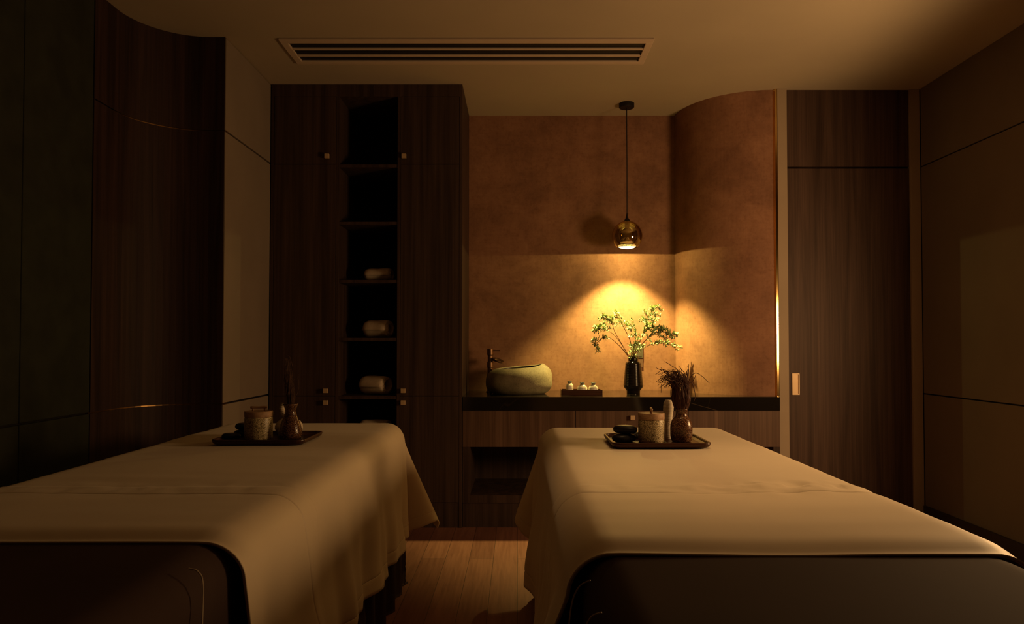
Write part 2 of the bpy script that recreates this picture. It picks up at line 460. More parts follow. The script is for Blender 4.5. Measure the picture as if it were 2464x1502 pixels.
for py in (397, 536, 677, 817, 957):
    z = at(0, py, YF).z
    obj('shelf', box(SX0, SX1, YF + .004, 4.885, z - .009, z + .009), 'cab', tc)
SHZ = [at(0, py, YF).z + .009 for py in (677, 817, 957)]
obj('shelf', box(SX0, SX1, YF + .004, 4.885, .512, .53), 'cab', tc)
def knob(parent, x, z, y=YF, s=.0135):
    b = B(); bx(b, x - .004, x + .004, y - .012, y, z - .004, z + .004); bx(b, x - s, x + s, y - .028, y - .010, z - s, z + s)
    return obj('knob', b, 'brass', parent, bevel=.0015)
zu, zl = at(0, 393, YF).z, at(0, 953, YF).z
for x0, x1, kx in ((CX0 + .02, SX0 - .020, -1.158), (SX1 + .020, CX1 - .020, -.690)):
    for z0, z1, kz in ((zu + .002, zt - .002, zu + .045), (zl + .002, zu - .002, zl + .033), (.152, zl - .002, zl - .038)):
        d = obj('door', box(x0, x1, YF, YF + .02, z0, z1), 'cab', tc, bevel=.001)
        knob(d, kx, kz)

# rolled towels
def towel(L, rx, rz_, turns, seed):
    rnd = random.Random(seed); bm = B(); n = int(turns * 28); th = .0075; rows = []
    nl = 13
    for i in range(n + 1):
        a = 2 * PI * i / 28; f = 1 - (n - i) * th / 28 / rx
        row = []
        for j in range(nl):
            u = j / (nl - 1); x = (u - .5) * L
            puck = 1 - .10 * max(0, (abs(u - .5) * 2) ** 8)
            jit = .0022 * noise.noise(Vector((u * 3 + seed, math.cos(a) * 2, math.sin(a) * 2)))
            rr_ = f * puck
            y = (rx * rr_ + jit) * math.cos(a + 2.2); z = (rz_ * rr_ + jit) * math.sin(a + 2.2)
            z = max(z, -rz_ * .97 * f)
            row.append(bm.verts.new((x + (n - i) / n * .012 * (1 if j == nl - 1 else 0) * rnd.uniform(.4, 1.2), y, z + rz_)))
        rows.append(row)
    for a, b in zip(rows, rows[1:]):
        for j in range(nl - 1): bm.faces.new((a[j], a[j + 1], b[j + 1], b[j]))
    return bm
tg = 'rolled white towels in the open shelves'
specs = [(912, 4.46, SHZ[0], .155, .054, .039, 'rolled white towel on the highest shelf that holds a towel', 12),
         (911, 4.46, SHZ[1], .155, .060, .053, 'rolled white towel on the middle of the three clearly seen towel shelves', 20),
         (905, 4.46, SHZ[2], .165, .064, .056, 'rolled white towel on the lowest clearly seen shelf, just above cover height', 24),
         (905, 4.46, .53, .17, .060, .051, 'rolled towel whose top edge just shows behind the left bed', 10)]
for k, (px, D, z, L, rx, rz_, lab, rot) in enumerate(specs):
    o = obj('rolled_towel', towel(L, rx, rz_, 3.2, k * 3 + 1), 'towel', None, smooth=True, local=True)
    o.location = (at(px, 0, D).x, D, z + .002); o.rotation_euler = (0, 0, R(-rot))
    s = o.modifiers.new('thickness', 'SOLIDIFY'); s.thickness = .0055; s.offset = 1
    tag(o, lab, 'towel', tg)

# ------------------------------------------------------------------ vanity
VX1 = 1.59
zc0, zc1 = at(0, 988, YF).z, at(0, 955, YF).z           # slab underside and top
def arc_pts(off=.004):
    pts = []
    for k in range(0, 29):
        a = R(180 + 86 * k / 28); pts.append((cx + (rr + off) * math.cos(a), cy + (rr + off) * math.sin(a)))
    return pts
ct = prism(B(), [(CX1 + .004, YF - .004), (VX1, YF - .004), (VX1, YF + .09)] + [p for p in arc_pts()[::-1] if p[0] < VX1 - .004 and p[1] < YB - .006] + [(1.085, YB - .004), (CX1 + .004, YB - .004)], zc0, zc1)
tag(obj('countertop', ct, 'marble', bevel=.0015), 'glossy black marble countertop running under the pendant lamp', 'countertop')
zd = at(0, 1075, YF).z
vn = thing('vanity_cabinet', 'walnut vanity cabinet with a drawer row above an open recess', 'cabinet', (.6, 4.5, 0))
vb = B(); VY1 = 4.41
bx(vb, CX1 + .004, CX1 + .05, YF + .002, VY1 + .48, .15, zd)                       # left panel
bx(vb, CX1 + .05, 1.085, 4.86, 4.89, .15, zd)                                      # back
bx(vb, VX1 - .04, VX1, YF + .002, 4.405, .15, zd)
bx(vb, CX1 + .05, 1.08, YF + .002, 4.86, .15, .195); bx(vb, 1.08, VX1 - .04, YF + .002, 4.405, .15, .195)
bx(vb, CX1 + .004, 1.08, YF + .012, 4.86, 0, .15); bx(vb, 1.08, VX1, YF + .012, 4.405, 0, .15)
obj('body', vb, 'cab', vn, bevel=.001)
db = B(); bx(db, CX1 + .004, 1.08, YF + .021, 4.88, zd + .002, zc0 - .001); bx(db, 1.08, VX1, YF + .021, 4.405, zd + .002, zc0 - .001)
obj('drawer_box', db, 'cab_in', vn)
xs = [at(1113, 0, YF).x, at(1385, 0, YF).x, at(1655, 0, YF).x, VX1]
for i in range(3):
    d = obj('drawer', box(xs[i] + .0015, xs[i + 1] - .0015, YF, YF + .02, zd, zc0 - .002), 'drawer', vn, bevel=.001)
    if i == 1: knob(d, at(1520, 0, YF).x, at(0, 1004, YF).z)

# wall socket behind the branches
so = thing('wall_socket', 'framed power socket on the stucco wall behind the leafy branches', 'socket', (.826, YB, .949))
obj('socket_plate', box(.782, .868, YB - .012, YB, 1.012, 1.11), 'plate', so, bevel=.003)
obj('socket_box', box(.782, .868, YB - .009, YB, .949, 1.010), 'plate_dark', so, bevel=.003)
fr = B(); bx(fr, .793, .857, YB - .0135, YB - .011, 1.022, 1.10)
obj('socket_face', fr, 'plate', so, bevel=.001)

# ------------------------------------------------------------------ stone sink
def sink():
    t = thing('stone_sink', 'hollowed grey river stone basin on the black countertop', 'sink', (.010, 4.605, zc1))
    A, Bb = .213, .165; seg = 72
    def rimz(a): return .170 + .012 * math.cos(a) + .012 * max(0, math.cos(a)) ** 6 + .004 * math.sin(a)
    def pt(a, r, z, nz=.006):
        p = Vector((A * r * math.cos(a), Bb * r * math.sin(a), z))
        k = 1 + nz * 4 * noise.noise(p * 7 + Vector((3, 1, 2)))
        return Vector((p.x * k, p.y * k, p.z))
    def build(bm, rows):
        R_ = [[bm.verts.new(f(2 * PI * k / seg)) for k in range(seg)] for f in rows]
        for a, b in zip(R_, R_[1:]):
            for k in range(seg): bm.faces.new((a[k], a[(k + 1) % seg], b[(k + 1) % seg], b[k]))
        return R_
    def prof_r(u): return (1 - abs((u - .46) / (.60 if u < .46 else .68)) ** 2.8) ** (1 / 2.4)
    outer = []
    for i in range(15):
        u = i / 14
        r = prof_r(u)
        outer.append(lambda a, r=r, u=u: pt(a, r, rimz(a) * u))
    bm = B(); rr_ = build(bm, outer); bm.faces.new(rr_[0][::-1])
    rtop = prof_r(1)
    lip = [lambda a: pt(a, rtop * .965, rimz(a) + .001), lambda a: pt(a, rtop * .93, rimz(a) - .004)]
    build(bm, [outer[-1]] + lip)
    bmesh.ops.remove_doubles(bm, verts=bm.verts[:], dist=1e-5)
    obj('stone_body', bm, 'stone', t, smooth=True, local=True)
    inn = []
    for i in range(9):
        u = i / 8
        inn.append(lambda a, u=u: pt(a, rtop * .93 * math.cos(u * 1.45) ** .45, (rimz(a) - .004) * (1 - u) + .045 * u, .004))
    bm = B(); q = build(bm, inn); bm.faces.new(q[-1])
    obj('basin', bm, 'basin', t, smooth=True, local=True)
    bm = lathe(B(), [(0, .050), (.018, .050), (.020, .046), (0, .045)], seg=20)
    obj('drain', bm, 'bronze', t, smooth=True, local=True)
    return t
sink()

fx, fy = at(1180, 0, 4.74).x, 4.74
fc = thing('faucet', 'tall bronze single lever basin faucet behind the stone sink', 'faucet', (fx, fy, zc1))
hgt = 1.078 - zc1
obj('faucet_body', lathe(B(), [(0, 0), (.028, 0), (.028, .006), (.0215, .009), (.0215, .12), (.0195, .125), (.0195, .162), (.0215, .166), (.0215, hgt - .09), (.018, hgt - .084), (.018, hgt - .045), (.0215, hgt - .04), (.0215, hgt - .002), (.019, hgt), (0, hgt)], seg=28), 'bronze', fc, smooth=False, local=True, bevel=.0008)
obj('lever', tube(B(), [(.015, -.004, hgt - .012), (.035, -.012, hgt - .012), (.066, -.022, hgt - .012)], [.0045, .004, .004], 10), 'bronze', fc, local=True)
bm = B(); tube(bm, [(.015, -.005, hgt - .068), (.04, -.014, hgt - .078)], .010, 10)
g = lathe(B(), [(0, -.003), (.034, .000), (.040, .010), (.037, .0105), (.031, .003), (0, 0)], seg=28)
g.transform(Matrix.Translation((.052, -.020, hgt - .082)) @ Matrix.Rotation(R(20), 4, 'Y') @ Matrix.Rotation(R(12), 4, 'X'))
tmp = bpy.data.meshes.new('t'); g.to_mesh(tmp); g.free(); bm.from_mesh(tmp); bpy.data.meshes.remove(tmp)
obj('spout', bm, 'bronze', fc, smooth=True, local=True)

# ------------------------------------------------------------------ amenity tray and bottles on the counter
tx, ty = at(1398.5, 0, 4.53).x, 4.53
tr = thing('serving_tray', 'small dark wooden tray with three white bottles on the countertop', 'tray', (tx, ty, zc1))
bm = B(); hw, hd = .1245, .052
bx(bm, -hw, hw, -hd, hd, 0, .008)
obj('tray_base', bm, 'traywood', tr, local=True)
bm = B(); bx(bm, -hw, hw, -hd - .004, -hd + .003, .0, .032); bx(bm, -hw, hw, hd - .003, hd + .004, 0, .032)
bx(bm, -hw - .004, -hw + .003, -hd - .004, hd + .004, 0, .032); bx(bm, hw - .003, hw + .004, -hd - .004, hd + .004, 0, .032)
obj('tray_rim', bm, 'traywood', tr, local=True, bevel=.001)
bg = 'white bottles on the small counter tray'
def bottle(prof, neck, px, lab):
    t = thing('bottle', lab, 'bottle', (at(px, 0, ty).x, ty - .004, zc1 + .008), bg)
    obj('bottle_body', lathe(B(), prof, seg=32), 'white', t, smooth=True, local=True)
    obj('bottle_neck', lathe(B(), neck, seg=28), 'grey_glaze', t, smooth=True, local=True)
bottle([(0, 0), (.0215, 0), (.0225, .002), (.0225, .048), (.021, .053), (.0135, .062), (.0120, .064)],
       [(.0120, .063), (.0118, .068), (.0150, .0755), (.0150, .0775), (.009, .0775), (.008, .070), (.0, .070)], 1370.5, 'tall straight white bottle with a grey neck, left on the small tray')
rp = [(0, 0), (.020, 0), (.0245, .004), (.031, .016), (.0325, .026), (.0300, .038), (.021, .048), (.0145, .053)]
rn = [(.0145, .0525), (.0120, .058), (.0160, .067), (.0160, .069), (.010, .069), (.009, .060), (0, .060)]
bottle(rp, rn, 1400.5, 'squat round white bottle in the middle of the small tray')
bottle([(r * .93, z * .98) for r, z in rp], [(r * .93, z * .98) for r, z in rn], 1427, 'squat round white bottle at the right end of the small tray')

# ------------------------------------------------------------------ black vase with branches
vD = 4.62; vp = Vector((at(1523.5, 0, vD).x, vD, zc1))
prof = [(0, 0), (.042, 0), (.043, .003), (.043, .018), (.047, .024), (.060, .040), (.0635, .055)]
for k in range(1, 73):
    u = k / 72; prof.append((.0635 - .0125 * u - .0009 * (1 - math.cos(u * 2 * PI * 13)) / 2, .055 + .135 * u))
prof += [(.050, .197), (.044, .204), (.034, .208), (.0325, .212), (.0325, .236), (.0335, .240), (.031, .241), (.028, .238), (.028, .21), (0, .20)]
bv = obj('ceramic_vase', lathe(B(), prof, vp, 56), 'vaseblack', smooth=True, origin=vp)
tag(bv, 'tall ribbed glossy black ceramic vase holding leafy branches', 'vase')
mouth = vp + Vector((0, 0, .235))
def leaf(bm, p, d, up, L, W):
    s = d.cross(up).normalized(); n = s.cross(d).normalized()
    ts = (0, .2, .5, .8, 1); ws = (.05, .75, 1, .6, 0)
    mid = []; lf = []; rt = []
    for t, w_ in zip(ts, ws):
        c = p + d * L * t + n * (L * .18 * t * t)
        mid.append(bm.verts.new(c))
        if 0 < t < 1: lf.append(bm.verts.new(c + s * W * w_ * .5 + n * W * .13)); rt.append(bm.verts.new(c - s * W * w_ * .5 + n * W * .13))
    for side, fl in ((lf, 0), (rt, 1)):
        fs = [(mid[0], side[0], mid[1]), (mid[1], side[0], side[1], mid[2]), (mid[2], side[1], side[2], mid[3]), (mid[3], side[2], mid[4])]
        for f_ in fs: bm.faces.new(f_ if not fl else f_[::-1])
def branch(pts, lab, subs, dens=1.0, start=.45, seed=0, big=1.0):
    rnd = random.Random(seed)
    P = smoothpath([at(*p) for p in pts], 10); P[0] = mouth + (P[0] - mouth) * .3
    P = [mouth + Vector((rnd.uniform(-.012, .012), rnd.uniform(-.012, .012), -.05))] + P
    n = len(P)
    bm = B(); tube(bm, P, [.0024 * (1 - i / n) + .0007 for i in range(n)], 6)
    twigs = [(P, start)]
    subs = list(subs) + [(rnd.uniform(start, .95), rnd.uniform(-1, 1), rnd.uniform(-.7, .4), rnd.uniform(-.25, .9), rnd.uniform(.025, .055)) for _ in range(12)]
    for (u, vx_, vy_, vz_, L) in subs:
        i = int(u * (n - 1)); a = P[i]; d = Vector((vx_, vy_, vz_)).normalized()
        Q = smoothpath([a, a + d * L * .5 + Vector((0, 0, .004)), a + d * L + Vector((0, 0, -.008))], 6)
        tube(bm, Q, [.0012 * (1 - k / len(Q)) + .0005 for k in range(len(Q))], 5); twigs.append((Q, .1))
    o = obj('leafy_branch', bm, 'stem', origin=mouth); tag(o, lab, 'branch', 'leafy branches in the black vase')
    lb = B()
    for Q, s0 in twigs:
        seg = sum((Q[i + 1] - Q[i]).length for i in range(len(Q) - 1)); step = .0056 / dens; acc = 0; k = 0
        for i in range(len(Q) - 1):
            l = (Q[i + 1] - Q[i]).length; t = (Q[i + 1] - Q[i]).normalized()
            if i / len(Q) < s0: continue
            acc += l
            while acc > step:
                acc -= step; k += 1
                a = k * 1.9; o1 = t.orthogonal().normalized(); o2 = t.cross(o1)
                r_ = (o1 * math.cos(a) + o2 * math.sin(a))
                for sg in (-1, 1):
                    d = (r_ * sg + t * rnd.uniform(.5, 1.1) + Vector((0, 0, rnd.uniform(-.1, .3)))).normalized()
                    L = rnd.uniform(.015, .026) * big * (1 - .25 * i / len(Q))
                    leaf(lb, Q[i] + t * rnd.uniform(0, l), d, Vector((rnd.uniform(-.5, .5), rnd.uniform(-.9, .1), 1)).normalized(), L, L * rnd.uniform(.40, .56))
    obj('foliage', lb, 'leaf', o, smooth='keep')
m0 = (1523, 858, 4.62)
branch([m0, (1543, 815, 4.60), (1556, 775, 4.58), (1570, 752, 4.57), (1585, 735, 4.56)], 'leafy branch reaching highest, up to the right of the lamp', [(.6, -.4, .1, .8, .07), (.7, .8, 0, .1, .06), (.5, -.8, -.2, .5, .05)], 1.0, .45, 1)
branch([m0, (1540, 820, 4.63), (1562, 785, 4.65), (1587, 768, 4.66)], 'leafy branch pointing right just below the highest one', [(.55, .9, .1, .5, .07), (.5, .2, .3, 1, .05), (.7, .9, .1, -.2, .05)], 1.05, .4, 2)
branch([m0, (1545, 828, 4.56), (1575, 803, 4.53), (1602, 800, 4.52), (1624, 812, 4.52)], 'dense leafy branch arching to the far right over the counter', [(.45, .7, -.2, .9, .09), (.55, .9, -.2, .45, .08), (.5, .9, .1, -.2, .08), (.7, .9, .1, -.35, .06), (.65, .8, 0, .6, .05)], 1.15, .35, 3)
branch([m0, (1548, 838, 4.66), (1580, 826, 4.68), (1608, 828, 4.69), (1632, 844, 4.70)], 'low leafy branch drooping at far right beside the curved wall', [(.5, .8, 0, .3, .06), (.6, .9, .1, -.4, .05)], .8, .35, 4)
branch([m0, (1516, 820, 4.66), (1502, 790, 4.68), (1487, 765, 4.70), (1482, 757, 4.70)], 'leafy branch rising steeply, just left of the vase centre', [(.55, .7, 0, .8, .06), (.7, -.8, 0, .5, .05), (.6, .9, 0, .0, .05)], .85, .5, 5)
branch([(1513, 858, 4.60), (1497, 830, 4.58), (1480, 800, 4.57), (1468, 773, 4.56), (1438, 765, 4.55)], 'leafy branch with a bare lower stem turning upper left', [(.75, -.9, .1, -.1, .07), (.6, -.9, -.1, -.15, .10), (.65, -.3, .1, .9, .05), (.8, .4, 0, .9, .04)], .9, .62, 6)
branch([(1513, 858, 4.61), (1494, 826, 4.63), (1470, 800, 4.65), (1445, 792, 4.66), (1425, 796, 4.67)], 'leafy branch stretching farthest left at mid height', [(.6, -.5, 0, .7, .06), (.75, -.8, 0, .5, .05), (.8, -.9, 0, -.3, .03)], .95, .55, 7)
branch([(1512, 858, 4.59), (1490, 832, 4.55), (1463, 812, 4.53), (1440, 822, 4.52), (1434, 850, 4.51)], 'thin leafy branch hooking down at the far left', [(.8, -.7, 0, -.3, .03)], .8, .6, 8, .9)
branch([m0, (1526, 835, 4.56), (1530, 805, 4.54), (1520, 768, 4.53)], 'short leafy branch in the centre above the vase mouth', [(.3, .8, -.2, .3, .06), (.35, -.6, -.2, .4, .05), (.5, .8, 0, .5, .06), (.6, -.8, 0, .4, .05), (.2, .5, -.2, .3, .05)], .8, .1, 9)

# ------------------------------------------------------------------ pendant lamp
pl = thing('pendant_lamp', 'smoked gold glass globe pendant lamp hanging over the countertop', 'pendant lamp', (LAMP.x, LAMP.y, LAMP.z))
gc = LAMP + Vector((0, 0, .076)); gr = .1
obj('canopy', lathe(B(), [(0, -.030), (.046, -.030), (.050, -.026), (.050, -.0003), (0, -.0003)], (LAMP.x, LAMP.y, H), 32), 'black', pl, smooth=False)
obj('cord', tube(B(), [(LAMP.x, LAMP.y, H - .028), (LAMP.x + .001, LAMP.y, 2.3), (LAMP.x, LAMP.y, gc.z + gr + .02)], .0032, 10), 'black', pl)
obj('stem_cap', lathe(B(), [(0, .148), (.004, .148), (.0055, .130), (.010, .116), (.021, .100), (.026, .0975), (0, .094)], gc, 28), 'black', pl, smooth=True)
a0 = math.acos(-.076 / .1)
pf = [(gr * math.sin(a0 * k / 30 + .24 * (1 - k / 30)), gr * math.cos(a0 * k / 30 + .24 * (1 - k / 30))) for k in range(31)]
g = obj('globe_shade', lathe(B(), pf, gc, 56), 'glass', pl, smooth=True)
obj('lamp_holder', lathe(B(), [(0, .098), (.016, .097), (.016, .04), (.026, .03), (.038, -.015), (.044, -.032), (.046, -.040), (.043, -.040), (0, -.034)], gc, 28), 'brass', pl, smooth=False)
obj('bulb', lathe(B(), [(.054, -.060), (.058, -.066), (.056, -.073), (.044, -.079), (.026, -.083), (0, -.0845)], gc, 32), 'bulb', pl, smooth=True)

# ------------------------------------------------------------------ beds and their cloths
def grid(a, b, step, extra=()):
    n = max(2, int(round((b - a) / step))); v = [a + (b - a) * i / n for i in range(n + 1)]
    return sorted(set([round(x, 5) for x in v] + [round(x, 5) for x in extra if a < x < b]))
def drape(x0, x1, y0, y1, z, oL, oR, oF, oN, Rr, sv, tv, disp, off=0.0, nearround=False, flare=None, top=None):
    """cloth laid on a flat top and falling over its edges; sv, tv are flat cloth coordinates"""
    bm = B(); rows = []
    for s in sv:
        row = []
        for t in tv:
            cxx = min(max(s, x0 + Rr), x1 - Rr); cyy = min(max(t, y0 + (Rr if nearround else 0)), y1 - Rr)
            d = Vector((s - cxx, t - cyy)); L = d.length; n = d / L if L > 1e-9 else Vector((0, 0))
            q = Rr * PI / 2
            if L < 1e-9:
                p = Vector((s, t, z + off + (top(s, t) if top else 0)))
            elif L < q:
                a = L / Rr; p = Vector((cxx + n.x * (Rr + off) * math.sin(a), cyy + n.y * (Rr + off) * math.sin(a), z - Rr + (Rr + off) * math.cos(a)))
                if top: p.z += top(s, t) * math.cos(a)
                p.x += n.x * disp(s, t, n, 0, L); p.y += n.y * disp(s, t, n, 0, L)
            else:
                dr = L - q; w_ = 2 * abs(n.x * n.y)
                fl, zz = flare(s, t, n, w_, dr)
                h = Rr + off + fl + disp(s, t, n, dr, L)
                p = Vector((cxx + n.x * h, cyy + n.y * h, z - Rr - zz))
            row.append(bm.verts.new(p))
        rows.append(row)
    for a, b in zip(rows, rows[1:]):
        for j in range(len(a) - 1): bm.faces.new((a[j], a[j + 1], b[j + 1], b[j]))
    return bm
def nz(*a): return noise.noise(Vector(a))
def dip(v, c, w_=.003): return math.exp(-((v - c) / w_) ** 2)

def bed(which, x0, x1, y0, y1, z, c0, c1):
    """c0, c1: near edge of the light cover, near half's far edge"""
    side = 'left' if which == 'left' else 'right'
    lab = {'left': 'massage bed on the left, draped down its right side by a beige cover',
           'right': 'massage bed on the right below the pendant lamp'}[which]
    t = thing('massage_bed', lab, 'bed', ((x0 + x1) / 2, (y0 + y1) / 2, 0), 'massage beds')
    o = obj('mattress', box(x0 + .032, x1 - .032, y0 + .032, y1 - .032, z - .11, z - .014), 'pad', t, bevel=.05, seg=5)
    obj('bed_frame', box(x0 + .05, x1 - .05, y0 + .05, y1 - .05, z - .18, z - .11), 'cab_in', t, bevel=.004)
    for lx in (x0 + .07, x1 - .13):
        for ly in (y0 + .08, y1 - .16):
            obj('leg', box(lx, lx + .06, ly, ly + .06, 0, z - .18), 'cab_in', t, bevel=.004)
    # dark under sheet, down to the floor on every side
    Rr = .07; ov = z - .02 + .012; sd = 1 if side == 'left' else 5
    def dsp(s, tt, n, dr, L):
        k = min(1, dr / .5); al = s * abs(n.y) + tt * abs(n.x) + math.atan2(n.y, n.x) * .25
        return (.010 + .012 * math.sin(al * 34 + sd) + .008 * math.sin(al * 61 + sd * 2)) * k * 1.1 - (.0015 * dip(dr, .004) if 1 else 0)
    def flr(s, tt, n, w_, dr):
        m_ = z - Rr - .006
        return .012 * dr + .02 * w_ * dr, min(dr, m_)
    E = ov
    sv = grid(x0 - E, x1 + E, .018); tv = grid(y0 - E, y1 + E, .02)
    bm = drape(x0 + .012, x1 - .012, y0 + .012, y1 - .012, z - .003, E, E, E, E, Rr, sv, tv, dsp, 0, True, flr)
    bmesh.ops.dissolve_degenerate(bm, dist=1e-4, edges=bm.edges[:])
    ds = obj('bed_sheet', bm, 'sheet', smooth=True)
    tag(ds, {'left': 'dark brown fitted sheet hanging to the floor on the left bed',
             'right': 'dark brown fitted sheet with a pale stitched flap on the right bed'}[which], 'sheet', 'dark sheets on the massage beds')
    # light cover
    oL, oR, oF = .50, .50, .46
    hemw = .055
    def hem(s, tt):
        ds_ = min(s - (x0 - oL), (x1 + oR) - s, (y1 + oF) - tt)
        return -.0022 * dip(ds_, hemw)
    def dsp2(s, tt, n, dr, L):
        k = min(1.0, dr / .45); al = tt * abs(n.x) + s * abs(n.y)
        if 1:
            tt_, s_ = min(tt, y1 - .075), min(max(s, x0 + .075), x1 - .075)
            al = tt_ if abs(n.x) > abs(n.y) else s_ + 5; w_ = 2 * abs(n.x * n.y); an = math.atan2(abs(n.y), abs(n.x))
            f_ = .016 * math.sin(al * 15 + 1.6 * nz(al * 3, sd, 1) + sd) + .009 * math.sin(al * 33 + 2 * nz(al * 4, 2, sd) + dr * 2)
            f_ += .03 * nz(al * 3.2, dr * 4.5, sd + 7)
            cf = -.034 * math.exp(-((an - .10) / .07) ** 2) + .016 * math.exp(-((an - .38) / .14) ** 2) - .022 * math.exp(-((an - .80) / .10) ** 2) + .012 * math.exp(-((an - 1.2) / .14) ** 2)
            dh = min(s - (x0 - oL), (x1 + oR) - s, (y1 + oF) - tt)
            pk = .0035 * math.exp(-((dh - .05) / .035) ** 2) * nz(al * 38 + an * 9, dh * 12, 4)
            return f_ * k * (1 - w_) ** 2 + cf * k * (1 if an > .001 and w_ > 0 else 0) + pk + .006 * k + hem(s, tt) + .008
        an = math.atan2(abs(n.y), abs(n.x))
        return (.030 * math.sin(an * 7 + 1) * (1 - math.cos(an * 4)) / 2) * k + hem(s, tt) + .014 + .006 * k
    def flr2(s, tt, n, w_, dr):
        dr *= (1 - (.42 if side == 'right' else .20) * w_)
        if n.x > .5 and side == 'left': dr *= .84 + .10 * min(1, max(-.3, (tt - c1) / 1.2))
        a = .05 + (.34 if side == 'right' else .40) * w_ ** 1.3
        if side == 'right' and n.x < -.5:
            a += .36 * math.exp(-max(0, tt - c0) / .22)
        if side == 'left' and n.x > .5:
            a += .04 * math.exp(-max(0, tt - c0) / .3)
        h = dr * a
        return h, dr * math.sqrt(max(.1, 1 - min(.8, a) ** 2))
    def top(s, tt):
        v = .0030 * nz(s * 3, tt * 3, sd) + .0012 * nz(s * 3, tt * 14, sd)
        v += .0045 * math.exp(-((tt - (c1 - .03)) / .07) ** 2) * (nz(s * 14, tt * 11, 3.3) + .6 * nz(s * 34, tt * 22 + s * 9, 1.3)) * (2.4 * max(.3, min(1, (s - .25) * 3)) if side == 'right' else .6)
        v -= .0125 * dip(tt, c0, .035)
        return v + .004
    hx = [a + b for a in (x0 - oL + hemw, x1 + oR - hemw) for b in (-.004, -.002, 0, .002, .004)]
    hy = [y1 + oF - hemw + b for b in (-.004, -.002, 0, .002, .004)]
    sv = grid(x0 - oL, x1 + oR, .013, hx); tv = grid(c0, y1 + oF, .015, hy + [c0 + .004, c0 + .009])
    bm = drape(x0, x1, c0, y1, z, oL, oR, oF, 0, .075, sv, tv, dsp2, .003, False, flr2, top)
    cv = obj('bed_cover', bm, 'cover', smooth=True)
    s_ = cv.modifiers.new('thickness', 'SOLIDIFY'); s_.thickness = .0035; s_.offset = 1
    tag(cv, {'left': 'beige satin cover spread over the left bed, its corner hanging toward the aisle',
             'right': 'beige satin cover lying brightly lit across the right bed'}[which], 'bed cover', 'beige covers on the massage beds')
    # the doubled near half of the cover, with its own sewn hem
    hw2 = .105
    def dsp3(s, tt, n, dr, L): return dsp2(s, tt, n, dr, L) - .002 * dip(tt, c1 - hw2) + .001
    def top3(s, tt):
        return top(s, tt) - .002 * dip(tt, c1 - hw2) - .004 * dip(tt, c1, .006)
    sv = grid(x0 - oL - .02, x1 + oR + .02, .013); tv = grid(c0 - .004, c1, .014, [c1 - hw2 + b for b in (-.004, -.002, 0, .002, .004)] + [c1 - .003, c0, c0 + .004, c0 + .009, c0 + .015])
    bm = drape(x0, x1, c0 - .004, y1, z, oL, oR, oF, 0, .075, sv, tv, dsp3, .0075, False, flr2, top3)
    fl_ = obj('folded_half', bm, 'cover', cv, smooth=True)
    s_ = fl_.modifiers.new('thickness', 'SOLIDIFY'); s_.thickness = .004; s_.offset = 0
    return t, ds
bz = .732
bedL, shL = bed('left', -1.375, -.535, .88, 3.37, bz, 1.368, 1.85)
bedR, shR = bed('right', .105, .925, .88, 3.20, bz, 1.287, 1.86)
# pale stitching on the dark sheets
def stitch(sheet, pts, r=.0014):
    obj('stitching', tube(B(), smoothpath(pts, 8), r, 6), 'stitch', sheet)
stitch(shR, [(.118, 1.16, .728), (.100, 1.165, .715), (.088, 1.16, .69), (.080, 1.14, .64), (.074, 1.11, .56)])
stitch(shR, [(.120, 1.02, .7285), (.106, 1.022, .722), (.096, 1.02, .708)])
stitch(shL, [(-.560, 1.22, .728), (-.545, 1.222, .722), (-.535, 1.22, .70), (-.527, 1.20, .62), (-.52, 1.19, .5)])

# ------------------------------------------------------------------ spa trays
def spa_tray(x0, x1, y0, y1, z, lab):
    t = thing('serving_tray', lab, 'tray', ((x0 + x1) / 2, (y0 + y1) / 2, z))
    bm = B()
    def ring(e, zz, r): return [bm.verts.new((x, y, zz)) for x, y in rrect(x0 + e, x1 - e, y0 + e, y1 - e, r, 6)]
    rs = [ring(.016, z, .022), ring(.004, z + .006, .03), ring(0, z + .015, .033), ring(.001, z + .020, .032), ring(.008, z + .020, .026), ring(.011, z + .013, .023), ring(.020, z + .0075, .016)]
    n = len(rs[0])
    for a, b in zip(rs, rs[1:]):
        for k in range(n): bm.faces.new((a[k], a[(k + 1) % n], b[(k + 1) % n], b[k]))
    bm.faces.new(rs[0][::-1]); bm.faces.new(rs[-1])
    obj('tray_body', bm, 'traywood', t, smooth=False, bevel=.001)
    return t
ZT = bz + .0132
spa_tray(.331, .680, 2.48, 2.765, ZT, 'dark wooden tray with rounded rim on the right bed')
spa_tray(-1.108, -.768, 2.56, 2.84, ZT, 'dark wooden tray with rounded rim on the left bed')
ZI = ZT + .0078
def pebble(x, y, z, a, b, h, rz, lab, seed=0):
    def fn(p, an):
        k = 1 + .07 * math.sin(2 * an + seed) + .04 * math.sin(3 * an + seed * 2)
        return Vector((p.x * k, p.y * k * b / a, p.z))
    prof = [(0, 0)] + [(a * max(0, math.cos(t)) ** .45, h / 2 + h / 2 * math.sin(t)) for t in [R(-80 + 160 * k / 12) for k in range(13)]] + [(0, h)]
    o = obj('hot_stone', lathe(B(), prof, (0, 0, 0), 36, fn), 'pebble', smooth=True, local=True)
    o.location = (x, y, z); o.rotation_euler = (0, 0, R(rz))
    return tag(o, lab, 'stone', 'black massage stones on the trays')
pR = at(1498, 0, 2.62).x
pebble(pR, 2.60, ZI, .044, .036, .030, 10, 'smooth black massage stone under another, on the right tray', 1)
pebble(at(1505, 0, 2.60).x, 2.605, ZI + .0305, .042, .034, .030, -15, 'smooth black massage stone on top of its pair on the right tray', 2)
pebble(at(1524, 0, 2.70).x, 2.705, ZI, .028, .026, .024, 5, 'black massage stone almost hidden behind the right gold jar', 3)
